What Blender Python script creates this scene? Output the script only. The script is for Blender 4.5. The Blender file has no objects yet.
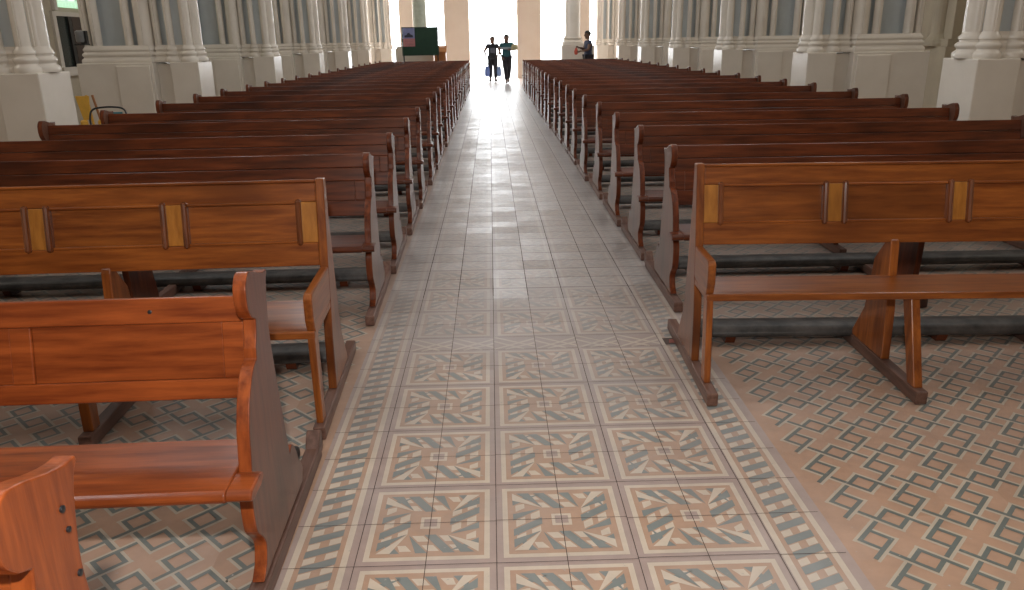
import bpy, bmesh, math, random
from mathutils import Vector, Matrix
random.seed(7)
scene = bpy.context.scene
COL = scene.collection
PI = math.pi

# ------------------------------------------------------------------ camera
FPX = 784.0
cam_d = bpy.data.cameras.new('camera')
cam = bpy.data.objects.new('camera', cam_d)
COL.objects.link(cam)
cam_d.sensor_fit = 'HORIZONTAL'
cam_d.sensor_width = 36.0
cam_d.lens = FPX / 1024.0 * 36.0
cam_d.clip_start = 0.02
cam_d.clip_end = 300
yaw, pitch, roll = 0.0222084, 0.3136768, math.radians(0.9)
fwd = Vector((math.sin(yaw) * math.cos(pitch), math.cos(yaw) * math.cos(pitch), -math.sin(pitch)))
rt = Vector((math.cos(yaw), -math.sin(yaw), 0))
up = rt.cross(fwd)
c_, s_ = math.cos(roll), math.sin(roll)
rt2 = c_ * rt - s_ * up
up2 = s_ * rt + c_ * up
M = Matrix((rt2, up2, -fwd)).transposed().to_4x4()
M.translation = Vector((0, 0, 1.5))
cam.matrix_world = M
scene.camera = cam

# ------------------------------------------------------------------ world, exposure
world = bpy.data.worlds.new('world')
scene.world = world
world.use_nodes = True
bg = world.node_tree.nodes['Background']
bg.inputs[0].default_value = (0.93, 0.97, 1.0, 1)
bg.inputs[1].default_value = 11.0
scene.view_settings.view_transform = 'Standard'
scene.view_settings.look = 'None'
scene.view_settings.exposure = 0.0
scene.view_settings.gamma = 1.0
scene.view_settings.use_curve_mapping = False

# the photographer's flash, above the lens
fl = bpy.data.lights.new('flash', 'POINT')
fl.energy = 215
fl.color = (1.0, 0.97, 0.94)
fl.shadow_soft_size = 0.04
flo = bpy.data.objects.new('flash', fl)
flo.location = (-0.05, -0.05, 2.0)
COL.objects.link(flo)

CLERESTORY_FILL_EMIT = 8.0        # glow of unseen clerestory windows, added as ambient fill for the nave
AISLE_FILL_EMIT = 5.0      # glow of unseen side aisle windows, also added as ambient fill
PORCH_FILL_EMIT = 6.5     # glow of windows added beside the entrance to brighten its pillars

# ------------------------------------------------------------------ materials
def new_mat(name):
    m = bpy.data.materials.new(name)
    m.use_nodes = True
    nt = m.node_tree
    b = nt.nodes['Principled BSDF']
    return m, nt, b

def mixnode(nt, fac, a, b, blend='MIX'):
    n = nt.nodes.new('ShaderNodeMix')
    n.data_type = 'RGBA'
    n.blend_type = blend
    if isinstance(fac, (int, float)):
        n.inputs[0].default_value = fac
    else:
        nt.links.new(fac, n.inputs[0])
    for v, i in ((a, 6), (b, 7)):
        if isinstance(v, tuple):
            n.inputs[i].default_value = (*v, 1) if len(v) == 3 else v
        else:
            nt.links.new(v, n.inputs[i])
    return n.outputs[2]

def noise(nt, scale, detail=4, rough=0.55, vec=None, mscale=None, coord='Object'):
    tc = nt.nodes.new('ShaderNodeTexCoord')
    src = tc.outputs[coord]
    if mscale:
        mp = nt.nodes.new('ShaderNodeMapping')
        mp.inputs['Scale'].default_value = mscale
        nt.links.new(src, mp.inputs[0])
        src = mp.outputs[0]
    n = nt.nodes.new('ShaderNodeTexNoise')
    n.inputs['Scale'].default_value = scale
    n.inputs['Detail'].default_value = detail
    n.inputs['Roughness'].default_value = rough
    nt.links.new(src, n.inputs['Vector'])
    return n.outputs[0]

def ramp(nt, fac, p0, p1):
    r = nt.nodes.new('ShaderNodeMapRange')
    r.inputs[1].default_value = p0
    r.inputs[2].default_value = p1
    nt.links.new(fac, r.inputs[0])
    return r.outputs[0]

def wood(name, dark, light, grain, rough=0.30, coat=0.22):
    m, nt, b = new_mat(name)
    sc = {'x': (1.2, 14, 14), 'z': (14, 14, 1.2), 'y': (14, 1.2, 14)}[grain]
    g = noise(nt, 2.6, 7, 0.62, mscale=sc)
    big = noise(nt, 1.1, 3, 0.5, mscale=(1.0, 2.0, 2.0))
    f = ramp(nt, g, 0.34, 0.66)
    col = mixnode(nt, f, dark, light)
    dk = tuple(c * 0.62 for c in dark)
    f2 = ramp(nt, big, 0.50, 0.75)
    col = mixnode(nt, f2, col, dk)
    inf = nt.nodes.new('ShaderNodeObjectInfo')
    hs = nt.nodes.new('ShaderNodeHueSaturation')
    mr = nt.nodes.new('ShaderNodeMapRange')
    mr.inputs[3].default_value = 0.8
    mr.inputs[4].default_value = 1.15
    nt.links.new(inf.outputs['Random'], mr.inputs[0])
    nt.links.new(mr.outputs[0], hs.inputs['Value'])
    nt.links.new(col, hs.inputs['Color'])
    nt.links.new(hs.outputs[0], b.inputs['Base Color'])
    b.inputs['Roughness'].default_value = rough
    b.inputs['Coat Weight'].default_value = coat
    b.inputs['Specular IOR Level'].default_value = 0.35
    b.inputs['Coat Roughness'].default_value = 0.18
    bp = nt.nodes.new('ShaderNodeBump')
    bp.inputs['Strength'].default_value = 0.12
    bp.inputs['Distance'].default_value = 0.003
    nt.links.new(g, bp.inputs['Height'])
    nt.links.new(bp.outputs[0], b.inputs['Normal'])
    return m

def woodset(n, dark, light, **k):
    return {a: wood(n + '_' + a, dark, light, a, **k) for a in 'xyz'}

W_RED = woodset('red_wood', (0.155, 0.030, 0.007), (0.34, 0.078, 0.017))
W_GOLD = woodset('golden_wood', (0.15, 0.036, 0.007), (0.33, 0.098, 0.018))
W_GOLD_LIGHT = wood('light_golden_wood', (0.30, 0.11, 0.018), (0.47, 0.19, 0.034), 'z')
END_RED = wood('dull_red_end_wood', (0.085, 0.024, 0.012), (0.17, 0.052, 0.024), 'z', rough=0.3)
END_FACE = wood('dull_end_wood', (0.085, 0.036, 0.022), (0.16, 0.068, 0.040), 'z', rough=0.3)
W_RAIL = wood('dusty_rail_wood', (0.10, 0.048, 0.034), (0.19, 0.10, 0.072), 'y', rough=0.45, coat=0.1)
M_MOULD = wood('glossy_moulding_wood', (0.10, 0.028, 0.010), (0.20, 0.06, 0.02), 'z', rough=0.14, coat=0.8)
W_DARK = woodset('dark_wood', (0.060, 0.0125, 0.004), (0.175, 0.040, 0.011))

def paint(name, col, col2, rough=0.3, sc=1.5, bump=0.0):
    m, nt, b = new_mat(name)
    f = ramp(nt, noise(nt, sc, 5, 0.6), 0.35, 0.7)
    nt.links.new(mixnode(nt, f, col, col2), b.inputs['Base Color'])
    b.inputs['Roughness'].default_value = rough
    if bump:
        bp = nt.nodes.new('ShaderNodeBump')
        bp.inputs['Strength'].default_value = bump
        bp.inputs['Distance'].default_value = 0.01
        nt.links.new(noise(nt, 18, 4), bp.inputs['Height'])
        nt.links.new(bp.outputs[0], b.inputs['Normal'])
    return m

M_CREAM = paint('cream_gloss_paint', (0.76, 0.70, 0.62), (0.68, 0.62, 0.54), 0.26)
M_BLUE = paint('pale_blue_grey_paint', (0.50, 0.55, 0.57), (0.44, 0.48, 0.50), 0.4)
M_WALL = paint('cream_wall_paint', (0.55, 0.48, 0.36), (0.47, 0.40, 0.30), 0.5)
M_PEACH = paint('peach_wall_paint', (0.88, 0.74, 0.62), (0.84, 0.69, 0.56), 0.5)
M_CEIL = paint('ceiling_paint', (0.62, 0.58, 0.52), (0.55, 0.5, 0.45), 0.7)
M_VINYL = paint('black_vinyl', (0.020, 0.019, 0.018), (0.085, 0.075, 0.068), 0.5, 9)
M_DARKMETAL = paint('dark_metal', (0.01, 0.012, 0.014), (0.02, 0.02, 0.022), 0.35)
M_CHIP = paint('bare_chipped_wood', (0.32, 0.24, 0.2), (0.18, 0.11, 0.09), 0.7, 20)

def simple(name, col, rough=0.5, spread=0.8, sc=8, **k):
    return paint(name, col, tuple(c * spread for c in col), rough, sc, **k)

def emit(name, col, s):
    m, nt, b = new_mat(name)
    b.inputs['Base Color'].default_value = (0.8, 0.8, 0.8, 1)
    b.inputs['Emission Color'].default_value = (*col, 1)
    b.inputs['Emission Strength'].default_value = s
    return m
E_CLERESTORY_FILL = emit('clerestory_fill_glow', (0.90, 0.95, 1.0), CLERESTORY_FILL_EMIT)
E_AISLE_FILL = emit('aisle_fill_glow', (1.0, 0.93, 0.82), AISLE_FILL_EMIT)
E_PORCH_FILL = emit('porch_fill_glow', (1.0, 0.95, 0.9), PORCH_FILL_EMIT)

# cement tiles: one material per pigment, all worn by the same dust
def tile(name, col, rough=0.33, wear=1.0):
    m, nt, b = new_mat(name)
    n1 = noise(nt, 9, 6, 0.65)
    c = mixnode(nt, ramp(nt, n1, 0.3, 0.75), col, tuple(x * 0.78 for x in col))
    # grey-brown dust trodden in patches, heaviest down the middle of the nave
    tc = nt.nodes.new('ShaderNodeTexCoord')
    sep = nt.nodes.new('ShaderNodeSeparateXYZ')
    nt.links.new(tc.outputs['Object'], sep.inputs[0])
    mr = nt.nodes.new('ShaderNodeMapRange')
    mr.inputs[1].default_value = 2.2
    mr.inputs[2].default_value = 5.5
    mr.inputs[3].default_value = 0.10
    mr.inputs[4].default_value = 0.80
    nt.links.new(sep.outputs[1], mr.inputs[0])
    pat = ramp(nt, noise(nt, 1.7, 5, 0.6), 0.30, 0.72)
    mul = nt.nodes.new('ShaderNodeMath'); mul.operation = 'MULTIPLY_ADD'
    nt.links.new(pat, mul.inputs[0]); mul.inputs[1].default_value = 0.35
    nt.links.new(mr.outputs[0], mul.inputs[2])
    mul2 = nt.nodes.new('ShaderNodeMath'); mul2.operation = 'MULTIPLY'; mul2.use_clamp = True
    nt.links.new(mul.outputs[0], mul2.inputs[0]); mul2.inputs[1].default_value = wear
    cl = nt.nodes.new('ShaderNodeClamp')
    nt.links.new(mul2.outputs[0], cl.inputs[0]); cl.inputs[2].default_value = 0.86
    c = mixnode(nt, cl.outputs[0], c, (0.385, 0.35, 0.34))
    sp = ramp(nt, noise(nt, 42, 3, 0.7), 0.66, 0.74)
    c = mixnode(nt, sp, c, (0.40, 0.36, 0.32))
    nt.links.new(c, b.inputs['Base Color'])
    rr = nt.nodes.new('ShaderNodeMapRange')
    rr.inputs[3].default_value = rough - 0.09
    rr.inputs[4].default_value = rough + 0.13
    nt.links.new(noise(nt, 5, 5, 0.7), rr.inputs[0])
    nt.links.new(rr.outputs[0], b.inputs['Roughness'])
    bp = nt.nodes.new('ShaderNodeBump')
    bp.inputs['Strength'].default_value = 0.7
    bp.inputs['Distance'].default_value = 0.004
    nt.links.new(noise(nt, 6, 5, 0.6), bp.inputs['Height'])
    # every cement tile is bedded at its own slight angle
    def vm(op, a, bb):
        n_ = nt.nodes.new('ShaderNodeVectorMath'); n_.operation = op
        for i, v in enumerate((a, bb)):
            if v is None: continue
            if isinstance(v, tuple): n_.inputs[i].default_value = v
            else: nt.links.new(v, n_.inputs[i])
        return n_.outputs[0]
    cell = vm('FLOOR', vm('DIVIDE', vm('SUBTRACT', tc.outputs['Object'], (-0.444, 3.90, 0.5)), (.215, .215, 10.0)), None)
    wn_ = nt.nodes.new('ShaderNodeTexWhiteNoise'); nt.links.new(cell, wn_.inputs['Vector'])
    tilt = vm('MULTIPLY', vm('SUBTRACT', wn_.outputs['Color'], (.5, .5, .5)), (.075, .075, 0))
    geo = nt.nodes.new('ShaderNodeNewGeometry')
    nt.links.new(vm('NORMALIZE', vm('ADD', geo.outputs['Normal'], tilt), None), bp.inputs['Normal'])
    nt.links.new(bp.outputs[0], b.inputs['Normal'])
    return m
T_MAUVE = tile('tile_mauve', (0.43, 0.30, 0.25))
T_ORANGE = tile('tile_orange', (0.50, 0.285, 0.165))
T_WHITE = tile('tile_cream', (0.70, 0.57, 0.43))
T_GREEN = tile('tile_green', (0.17, 0.205, 0.19))
T_GROUT = tile('tile_grout', (0.09, 0.06, 0.05), 1.0, 0.15)
T_FIELD = tile('tile_field', (0.48, 0.275, 0.165), wear=0.55)
T_FGREEN = tile('tile_field_green', (0.12, 0.14, 0.12), wear=0.45)
T_FWHITE = tile('tile_field_cream', (0.52, 0.43, 0.32), wear=0.5)

# ------------------------------------------------------------------ mesh helpers
class MB:
    def __init__(s):
        s.v, s.f, s.m = [], [], []
    def poly(s, pts, mi=0):
        b = len(s.v); s.v += [tuple(p) for p in pts]
        s.f.append(tuple(range(b, b + len(pts)))); s.m.append(mi)
    def hexa(s, p, mi=0):      # 8 points: bottom ring ccw, top ring ccw
        b = len(s.v); s.v += [tuple(q) for q in p]
        for q in ((3, 2, 1, 0), (4, 5, 6, 7), (0, 1, 5, 4), (1, 2, 6, 5), (2, 3, 7, 6), (3, 0, 4, 7)):
            s.f.append(tuple(b + i for i in q)); s.m.append(mi)
    def box(s, x0, x1, y0, y1, z0, z1, mi=0):
        s.hexa([(x0, y0, z0), (x1, y0, z0), (x1, y1, z0), (x0, y1, z0),
                (x0, y0, z1), (x1, y0, z1), (x1, y1, z1), (x0, y1, z1)], mi)
    def prism_x(s, prof, x0, x1, mi=0, cap=None):
        cm = mi if cap is None else cap       # (y,z) outline swept along x
        n = len(prof); b = len(s.v)
        s.v += [(x0, y, z) for y, z in prof] + [(x1, y, z) for y, z in prof]
        s.f.append(tuple(b + i for i in range(n))[::-1]); s.m.append(cm)
        s.f.append(tuple(b + n + i for i in range(n))); s.m.append(cm)
        for i in range(n):
            j = (i + 1) % n
            s.f.append((b + i, b + j, b + n + j, b + n + i)); s.m.append(mi)
    def rings(s, rings, mi=0, cap=True):
        b = len(s.v); n = len(rings[0])
        for r in rings: s.v += [tuple(p) for p in r]
        for k in range(len(rings) - 1):
            for i in range(n):
                j = (i + 1) % n
                s.f.append((b + k * n + i, b + k * n + j, b + (k + 1) * n + j, b + (k + 1) * n + i)); s.m.append(mi)
        if cap:
            s.f.append(tuple(b + i for i in range(n))[::-1]); s.m.append(mi)
            e = b + (len(rings) - 1) * n
            s.f.append(tuple(e + i for i in range(n))); s.m.append(mi)
    def lathe(s, cx, cy, prof, n=20, mi=0):    # prof: (r,z)
        s.rings([[(cx + r * math.cos(2 * PI * i / n), cy + r * math.sin(2 * PI * i / n), z) for i in range(n)] for r, z in prof], mi)
    def tube(s, pts, r, n=8, mi=0):
        pts = [Vector(p) for p in pts]; rr = []
        for i, p in enumerate(pts):
            d = (pts[min(i + 1, len(pts) - 1)] - pts[max(i - 1, 0)]).normalized()
            a = d.cross(Vector((0, 0, 1)))
            if a.length < 1e-3: a = Vector((1, 0, 0))
            a.normalize(); b = d.cross(a)
            rr.append([p + r * (math.cos(2 * PI * k / n) * a + math.sin(2 * PI * k / n) * b) for k in range(n)])
        s.rings(rr, mi)
    def build(s, name, mats, parent=None, smooth=False, bevel=0, loc=None):
        me = bpy.data.meshes.new(name)
        me.from_pydata(s.v, [], s.f)
        if not isinstance(mats, (list, tuple)): mats = [mats]
        for m in mats: me.materials.append(m)
        me.polygons.foreach_set('material_index', s.m)
        if smooth:
            me.polygons.foreach_set('use_smooth', [True] * len(s.f))
        me.update()
        o = bpy.data.objects.new(name, me)
        COL.objects.link(o)
        if parent: o.parent = parent
        if loc: o.location = loc
        if bevel:
            bv = o.modifiers.new('bevel', 'BEVEL'); bv.width = bevel; bv.segments = 2
            bv.limit_method = 'ANGLE'; bv.angle_limit = math.radians(30)
        if smooth:
            try: me.set_sharp_from_angle(angle=math.radians(38))
            except Exception: pass
        return o

def fix_normals(o):
    bm = bmesh.new(); bm.from_mesh(o.data)
    bmesh.ops.recalc_face_normals(bm, faces=bm.faces)
    bm.to_mesh(o.data); bm.free()

def empty(name, loc=(0, 0, 0), rz=0):
    o = bpy.data.objects.new(name, None)
    o.empty_display_size = 0.1
    COL.objects.link(o); o.location = loc; o.rotation_euler = (0, 0, rz)
    return o
def tag(o, label, cat, group=None):
    o['label'] = label; o['category'] = cat
    if group: o['group'] = group
    return o
def struct(o):
    o['kind'] = 'structure'; return o

def smooth_profile(pts, sub=4):
    """Catmull-Rom through closed list of (y,z[,sharp])"""
    n = len(pts); out = []
    for i in range(n):
        p0, p1, p2, p3 = pts[i - 1], pts[i], pts[(i + 1) % n], pts[(i + 2) % n]
        sh1 = len(p1) > 2; sh2 = len(p2) > 2
        out.append(p1[:2])
        if sh1 and sh2: continue
        a = p1 if sh1 else p0; d = p2 if sh2 else p3
        for k in range(1, sub):
            t = k / sub
            q = []
            for c in (0, 1):
                q.append(0.5 * ((2 * p1[c]) + (-a[c] + p2[c]) * t + (2 * a[c] - 5 * p1[c] + 4 * p2[c] - d[c]) * t * t
                                + (-a[c] + 3 * p1[c] - 3 * p2[c] + d[c]) * t ** 3))
            out.append(tuple(q))
    return out

# ------------------------------------------------------------------ floor
AX0, AX1 = -0.444, 0.846          # the three tile columns of the nave aisle
CELL = 0.43
def build_floor():
    mb = MB()
    MA, OR, WH, GR, SE, FI, FG, FW = range(8)
    Z1, Z2, Z3 = 0.0006, 0.0012, 0.0018
    mb.poly([(-8.2, -8, 0), (8.2, -8, 0), (8.2, 35.2, 0), (-8.2, 35.2, 0)], FI)
    # aisle strip base
    mb.poly([(-0.66, -8, Z1 * .5), (1.06, -8, Z1 * .5), (1.06, 35.2, Z1 * .5), (-0.66, 35.2, Z1 * .5)], MA)
    cnt = [0]
    def q(pts, mi, z):
        cnt[0] += 1
        zz = z + (cnt[0] % 7) * 3.5e-5
        mb.poly([(x, y, zz) for x, y in pts], mi)
    def rect(x0, x1, y0, y1, mi, z): q([(x0, y0), (x1, y0), (x1, y1), (x0, y1)], mi, z)
    def motif(cx, cy, h):
        # h = half cell
        def P(x, y, k):            # rotate by k*90 clockwise, scale
            for _ in range(k): x, y = y, -x
            return (cx + x * h, cy + y * h)
        def frame(a, b, mi, z):
            rect(cx - a * h, cx + a * h, cy - a * h, cy + a * h, mi, z)
            rect(cx - b * h, cx + b * h, cy - b * h, cy + b * h, OR, z + Z1 * .5)
        frame(0.90, 0.82, WH, Z1)
        o, i = 0.74, 0.30
        d = 0.30
        def clipx(y):              # half-width of the top trapezoid at height y, minus corner wedges
            t = (y - i) / (o - i); return i + t * (o - i) - 0.04 - 0.12 * t
        for k in range(4):
            for a in (-0.80, -0.40, 0.0, 0.40):
                # green bar, "\" : top (a..a+w) to bottom (a+d ..)
                def bar(a0, w, t0, t1, mi, z):
                    y0, y1 = o - (o - i) * t0, o - (o - i) * t1
                    xa, xb = a0 + d * t0, a0 + w + d * t0
                    xc, xd = a0 + w + d * t1, a0 + d * t1
                    L0, L1 = clipx(y0), clipx(y1)
                    xa, xb = max(xa, -L0), min(xb, L0)
                    xc, xd = min(xc, L1), max(xd, -L1)
                    if xb <= xa + .01 and xc <= xd + .01: return
                    xb = max(xb, xa); xc = max(xc, xd)
                    q([P(xa, y0, k), P(xb, y0, k), P(xc, y1, k), P(xd, y1, k)], mi, z)
                bar(a, 0.17, 0, 1, GR, Z2)
                bar(a + 0.20, 0.17, 0.10, 0.42, WH, Z2)
                bar(a + 0.20, 0.17, 0.62, 0.94, WH, Z2)
            # corner wedges (top-left corner for k=0)
            q([P(-o, o, k), P(-o, o - .20, k), P(-i + .02, i + .02, k)], WH, Z3)
            q([P(-o + .06, o, k), P(-o + .26, o, k), P(-i + .02, i + .03, k)], GR, Z3)
        rect(cx - .15 * h, cx + .15 * h, cy - .15 * h, cy + .15 * h, WH, Z2)
        rect(cx - .10 * h, cx + .10 * h, cy - .10 * h, cy + .10 * h, T_ORI, Z3)
    T_ORI = MA
    rows = []
    y = 2.005 - 8 * CELL
    while y < 3.6:
        rows.append(y); y += CELL
    y = 3.90
    while y < 34.5:
        rows.append(y); y += CELL
    for y in rows:
        for c in range(3):
            x = AX0 + CELL * (c + .5)
            motif(x, y + CELL / 2, CELL / 2)
    # the odd single row of crossed tiles
    yb0, yb1 = 3.725, 3.90
    n = 6
    for c in range(n):
        x0 = AX0 + c * CELL / 2; x1 = x0 + CELL / 2
        mi = WH
        for (a, b) in (((x0, yb0), (x1, yb1 - .03)), ((x0, yb1), (x1, yb0 + .03)), ((x0 + .06, yb0), (x1, yb1 - .09)), ((x0, yb1 - .06), (x1 - .06, yb0))):
            dx, dy = b[0] - a[0], b[1] - a[1]; L = math.hypot(dx, dy); nx, ny = -dy / L * .008, dx / L * .008
            q([(a[0] + nx, a[1] + ny), (a[0] - nx, a[1] - ny), (b[0] - nx, b[1] - ny), (b[0] + nx, b[1] + ny)], mi, Z1)
    # barber-pole borders
    for bx0, bx1 in ((-0.632, -0.478), (0.862, 1.014)):
        rect(bx0, bx1, -8, 35, OR, Z1)
        rect(bx0 - .010, bx0 + .010, -8, 35, WH, Z2)
        rect(bx1 - .010, bx1 + .010, -8, 35, WH, Z2)
        a, b = bx0 + .026, bx1 - .026; w = b - a
        y = 0.4; p = CELL / 6
        while y < 24:
            q([(a, y), (a, y + .034), (b, y + .034 + .042), (b, y + .042)], GR, Z2)
            for t0, t1 in ((.02, .36), (.64, .98)):
                s = .042 * (t0); e = .042 * t1
                q([(a + w * t0, y + .037 + s), (a + w * t1, y + .037 + e), (a + w * t1, y + .037 + e + .030), (a + w * t0, y + .037 + s + .030)], WH, Z2)
            y += p
    # seams
    for c in range(7):
        x = AX0 + c * CELL / 2
        rect(x - .0011, x + .0011, -8, 4.6, SE, Z3 + Z1); rect(x - .002, x + .002, 4.6, 35, SE, Z3 + Z1)
    y = 2.005 - 8 * CELL
    ys = []
    while y < 3.7: ys += [y, y + CELL / 2]; y += CELL
    ys += [3.725]; y = 3.90
    while y < 34: ys.append(y); y += CELL / 2
    for y in ys:
        for (x0, x1) in ((-0.66, AX0), (AX0, AX0 + CELL), (AX0 + CELL, AX0 + 2 * CELL), (AX0 + 2 * CELL, AX1), (AX1, 1.05)):
            j = random.uniform(-.004, .004)
            jw = .0011 if y < 4.6 else .002
            rect(x0, x1, y + j - jw, y + j + jw, SE, Z3 + Z1)
    # interlocking squares of the side fields
    T = 0.2155; r2 = math.sqrt(.5)
    h, A, g, w = .035, .100, .0072, .0050
    def seg(cx, cy, p0, p1, q0, q1, mi, z):
        pts = []
        for p_, q_ in ((p0, q0), (p1, q0), (p1, q1), (p0, q1)):
            pts.append((cx + (p_ + q_) * r2, cy + (-p_ + q_) * r2))
        q(pts, mi, z)
    ox, oy = 1.386 - 50 * T, 2.278 - 10 * T
    for side, xr in ((1, (1.10, 4.9)), (-1, (-4.6, -0.74))):
        for ix in range(0, 110):
            for iy in range(0, 105):
                for t in (0, 1):
                    cx = ox + (ix + .5 * t) * T; cy = oy + (iy + (-.5) * t) * T
                    if cx < xr[0] or cx > xr[1] or cy > 17 or cy < -0.4: continue
                    def S(p0, p1, q0, q1, mi, z):
                        if t == 1: seg(cx, cy, p0, p1, q0, q1, mi, z)
                        else: seg(cx, cy, q0, q1, -p1, -p0, mi, z) if False else seg(cx, cy, -q1, -q0, p0, p1, mi, z)
                    # t==1: long lines along p ("\")
                    S(-A, h + g, -h - g, -h + g, FG, Z2)
                    S(-h - g, A, h - g, h + g, FG, Z2)
                    S(-h - g, -h + g, -h, h, FG, Z2)
                    S(h - g, h + g, -h, h, FG, Z2)
                    S(-A - .006, h + g + .012, -h - g - 2 * w, -h - g, FW, Z1)
                    S(-h - g - .012, A + .006, h + g, h + g + 2 * w, FW, Z1)
                    S(-h - g - 2 * w, -h - g, -h - g, h + g + 2 * w, FW, Z1)
                    S(h + g, h + g + 2 * w, -h - g - 2 * w, h + g, FW, Z1)
    o = mb.build('floor', [T_MAUVE, T_ORANGE, T_WHITE, T_GREEN, T_GROUT, T_FIELD, T_FGREEN, T_FWHITE])
    return struct(o)
build_floor()

# ------------------------------------------------------------------ shell
LX, RX = -8.0, 8.0
YB, YE, HC = -7.0, 34.0, 8.6
NLX, NRX = -4.35, 4.6      # inner faces of the arcades
def wall(name, *a, m=M_WALL):
    mb = MB(); mb.box(*a); return struct(mb.build(name, m))
wall('wall_back', -8.2, 8.2, YB - .2, YB, 0, HC)
wall('wall_left', LX - .25, LX, YB, YE + 1, 0, HC)
wall('wall_right', RX, RX + .25, YB, YE + 1, 0, HC)
wall('ceiling', -8.3, 8.3, YB - .2, YE + 1, HC, HC + .2, m=M_CEIL)
wall('wall_clerestory_left', NLX - 1.0, NLX - .3, YB, YE, 5.23, HC)
wall('wall_clerestory_right', NRX + .3, NRX + 1.0, YB, YE, 5.23, HC)

def window(n, x, y0, y1, z0, z1, s, mat, depth=.05):
    """made-up glowing window for fill light, in a wall whose room face is at x; s = direction into the room"""
    a = MB()
    f = .10
    xa, xb = sorted((x, x + s * depth))
    a.box(xa, xb, y0 - f, y0, z0 - f, z1 + f); a.box(xa, xb, y1, y1 + f, z0 - f, z1 + f)
    a.box(xa, xb, y0, y1, z0 - f, z0); a.box(xa, xb, y0, y1, z1, z1 + f)
    ym = (y0 + y1) / 2
    a.box(xa, xa + (xb - xa) * .8, ym - .02, ym + .02, z0, z1)
    o = struct(a.build('window_%d' % n, M_CREAM))  # surround of an added window, there to carry a glowing fill pane
    p = MB(); xp = x + s * .015
    q = [(xp, y0, z0), (xp, y1, z0), (xp, y1, z1), (xp, y0, z1)]
    p.poly(q if s < 0 else q[::-1])
    p.build('pane', mat, o)
    return o
wn = 1
for i in range(7):
    yc = 1.0 + i * 4.3
    for s in (1, -1):
        x = NLX - .3 if s == 1 else NRX + .3
        window(wn, x, yc - .8, yc + .8, 5.7, 7.9, s, E_CLERESTORY_FILL); wn += 1  # added above the view to light the nave
        window(wn, LX if s == 1 else RX, yc + 2.2 - .6, yc + 2.2 + .6, 3.3, 4.9, s, E_AISLE_FILL); wn += 1  # added along the aisles for ambient light
for s in (1, -1):
    window(wn, LX if s == 1 else RX, 30.2, 33.4, .4, 5.5, s, E_PORCH_FILL, .12); wn += 1  # added for the light they throw on the entrance pillars

# entrance wall: piers between open doorways
def entrance():
    mb = MB()
    Y0, Y1 = YE, YE + 1.0
    segs = [(-8.2, -4.15), (-3.68, -3.12), (-1.85, -.83), (1.14, 2.12), (3.60, 4.13), (4.42, 8.2)]
    for a, b in segs:
        z = 0
        while z < 4.6:           # coursed blocks with open joints
            mb.box(a, b, Y0, Y1, z, z + .49); mb.box(a + .012, b - .012, Y0 + .012, Y1 - .012, z + .49, z + .5); z += .5
    mb.box(-8.2, 8.2, Y0, Y1, 4.5, HC)
    return struct(mb.build('wall_entrance', M_PEACH))
entrance()
g = MB(); g.box(-30, 30, YE + 1.2, 60, -.12, -.01)
struct(g.build('ground', simple('paving_outside', (0.6, 0.58, 0.54), .7)))

# side wall detail seen between the left piers: shuttered opening, coloured glass above
def side_opening():
    x = LX
    d = MB()
    y0, y1, z0, z1 = 15.5, 16.42, 1.15, 2.06
    d.box(x, x + .05, y0 - .12, y0, z0 - .1, z1 + .08); d.box(x, x + .05, y1, y1 + .12, z0 - .1, z1 + .08)
    d.box(x, x + .05, y0, y1, z1, z1 + .08); d.box(x, x + .10, y0 - .15, y1 + .15, z0 - .16, z0)
    o = struct(d.build('window_%d' % wn, M_CREAM))
    p = MB(); p.box(x, x + .02, y0, y0 + .45, z0, z1); p.build('pane', simple('dark_green_glass', (.035, .045, .04), .2), o)
    p = MB(); p.box(x, x + .06, y0 + .40, y0 + .52, z0, z1); p.build('window_post', simple('black_post', (.006, .005, .004), .4), o)
    p = MB(); p.box(x + .01, x + .05, y0 + .50, y1, z0, z1)
    for k in range(5):
        zz = z0 + .05 + k * (z1 - z0 - .06) / 5
        p.box(x + .05, x + .056, y0 + .54, y1 - .04, zz, zz + .13)
    p.build('shutter', simple('brown_shutter', (.055, .030, .018), .45), o)
    s = MB()
    y0, y1, z0, z1 = 15.6, 16.8, 2.22, 4.6
    s.box(x, x + .06, y0 - .12, y0, z0 - .06, z1); s.box(x, x + .06, y1, y1 + .12, z0 - .06, z1)
    s.box(x, x + .06, y0 - .12, y1 + .12, z1, z1 + .12)
    o2 = struct(s.build('window_%d' % (wn + 1), M_CREAM))
    cols = [((0.45, 0.9, 0.55), .75), ((0.05, 0.14, 0.6), .45), ((1.0, 0.5, 0.05), .9), ((1, 1, .95), 1.1), ((0.12, 0.35, 0.16), .5)]
    ms = [emit('stained_%d' % i, c, e) for i, (c, e) in enumerate(cols)]
    lead = M_DARKMETAL
    p = MB()
    p.box(x, x + .02, y0, y1, z0, z1, 0)
    ny = 10; nz = 20
    dy, dz = (y1 - y0) / ny, (z1 - z0) / nz
    rnd = random.Random(3)
    for a in range(ny):
        for b in range(nz):
            if a in (0, ny - 1) or b == 0: k = 0
            else:
                k = rnd.choice((1, 2, 3, 4, 3, 0)) if a < 7 else 0
            p.box(x + .02, x + .026, y0 + a * dy + .008, y0 + (a + 1) * dy - .008, z0 + b * dz + .008, z0 + (b + 1) * dz - .008, k)
    p.build('stained_pane', ms, o2)
side_opening()

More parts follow.
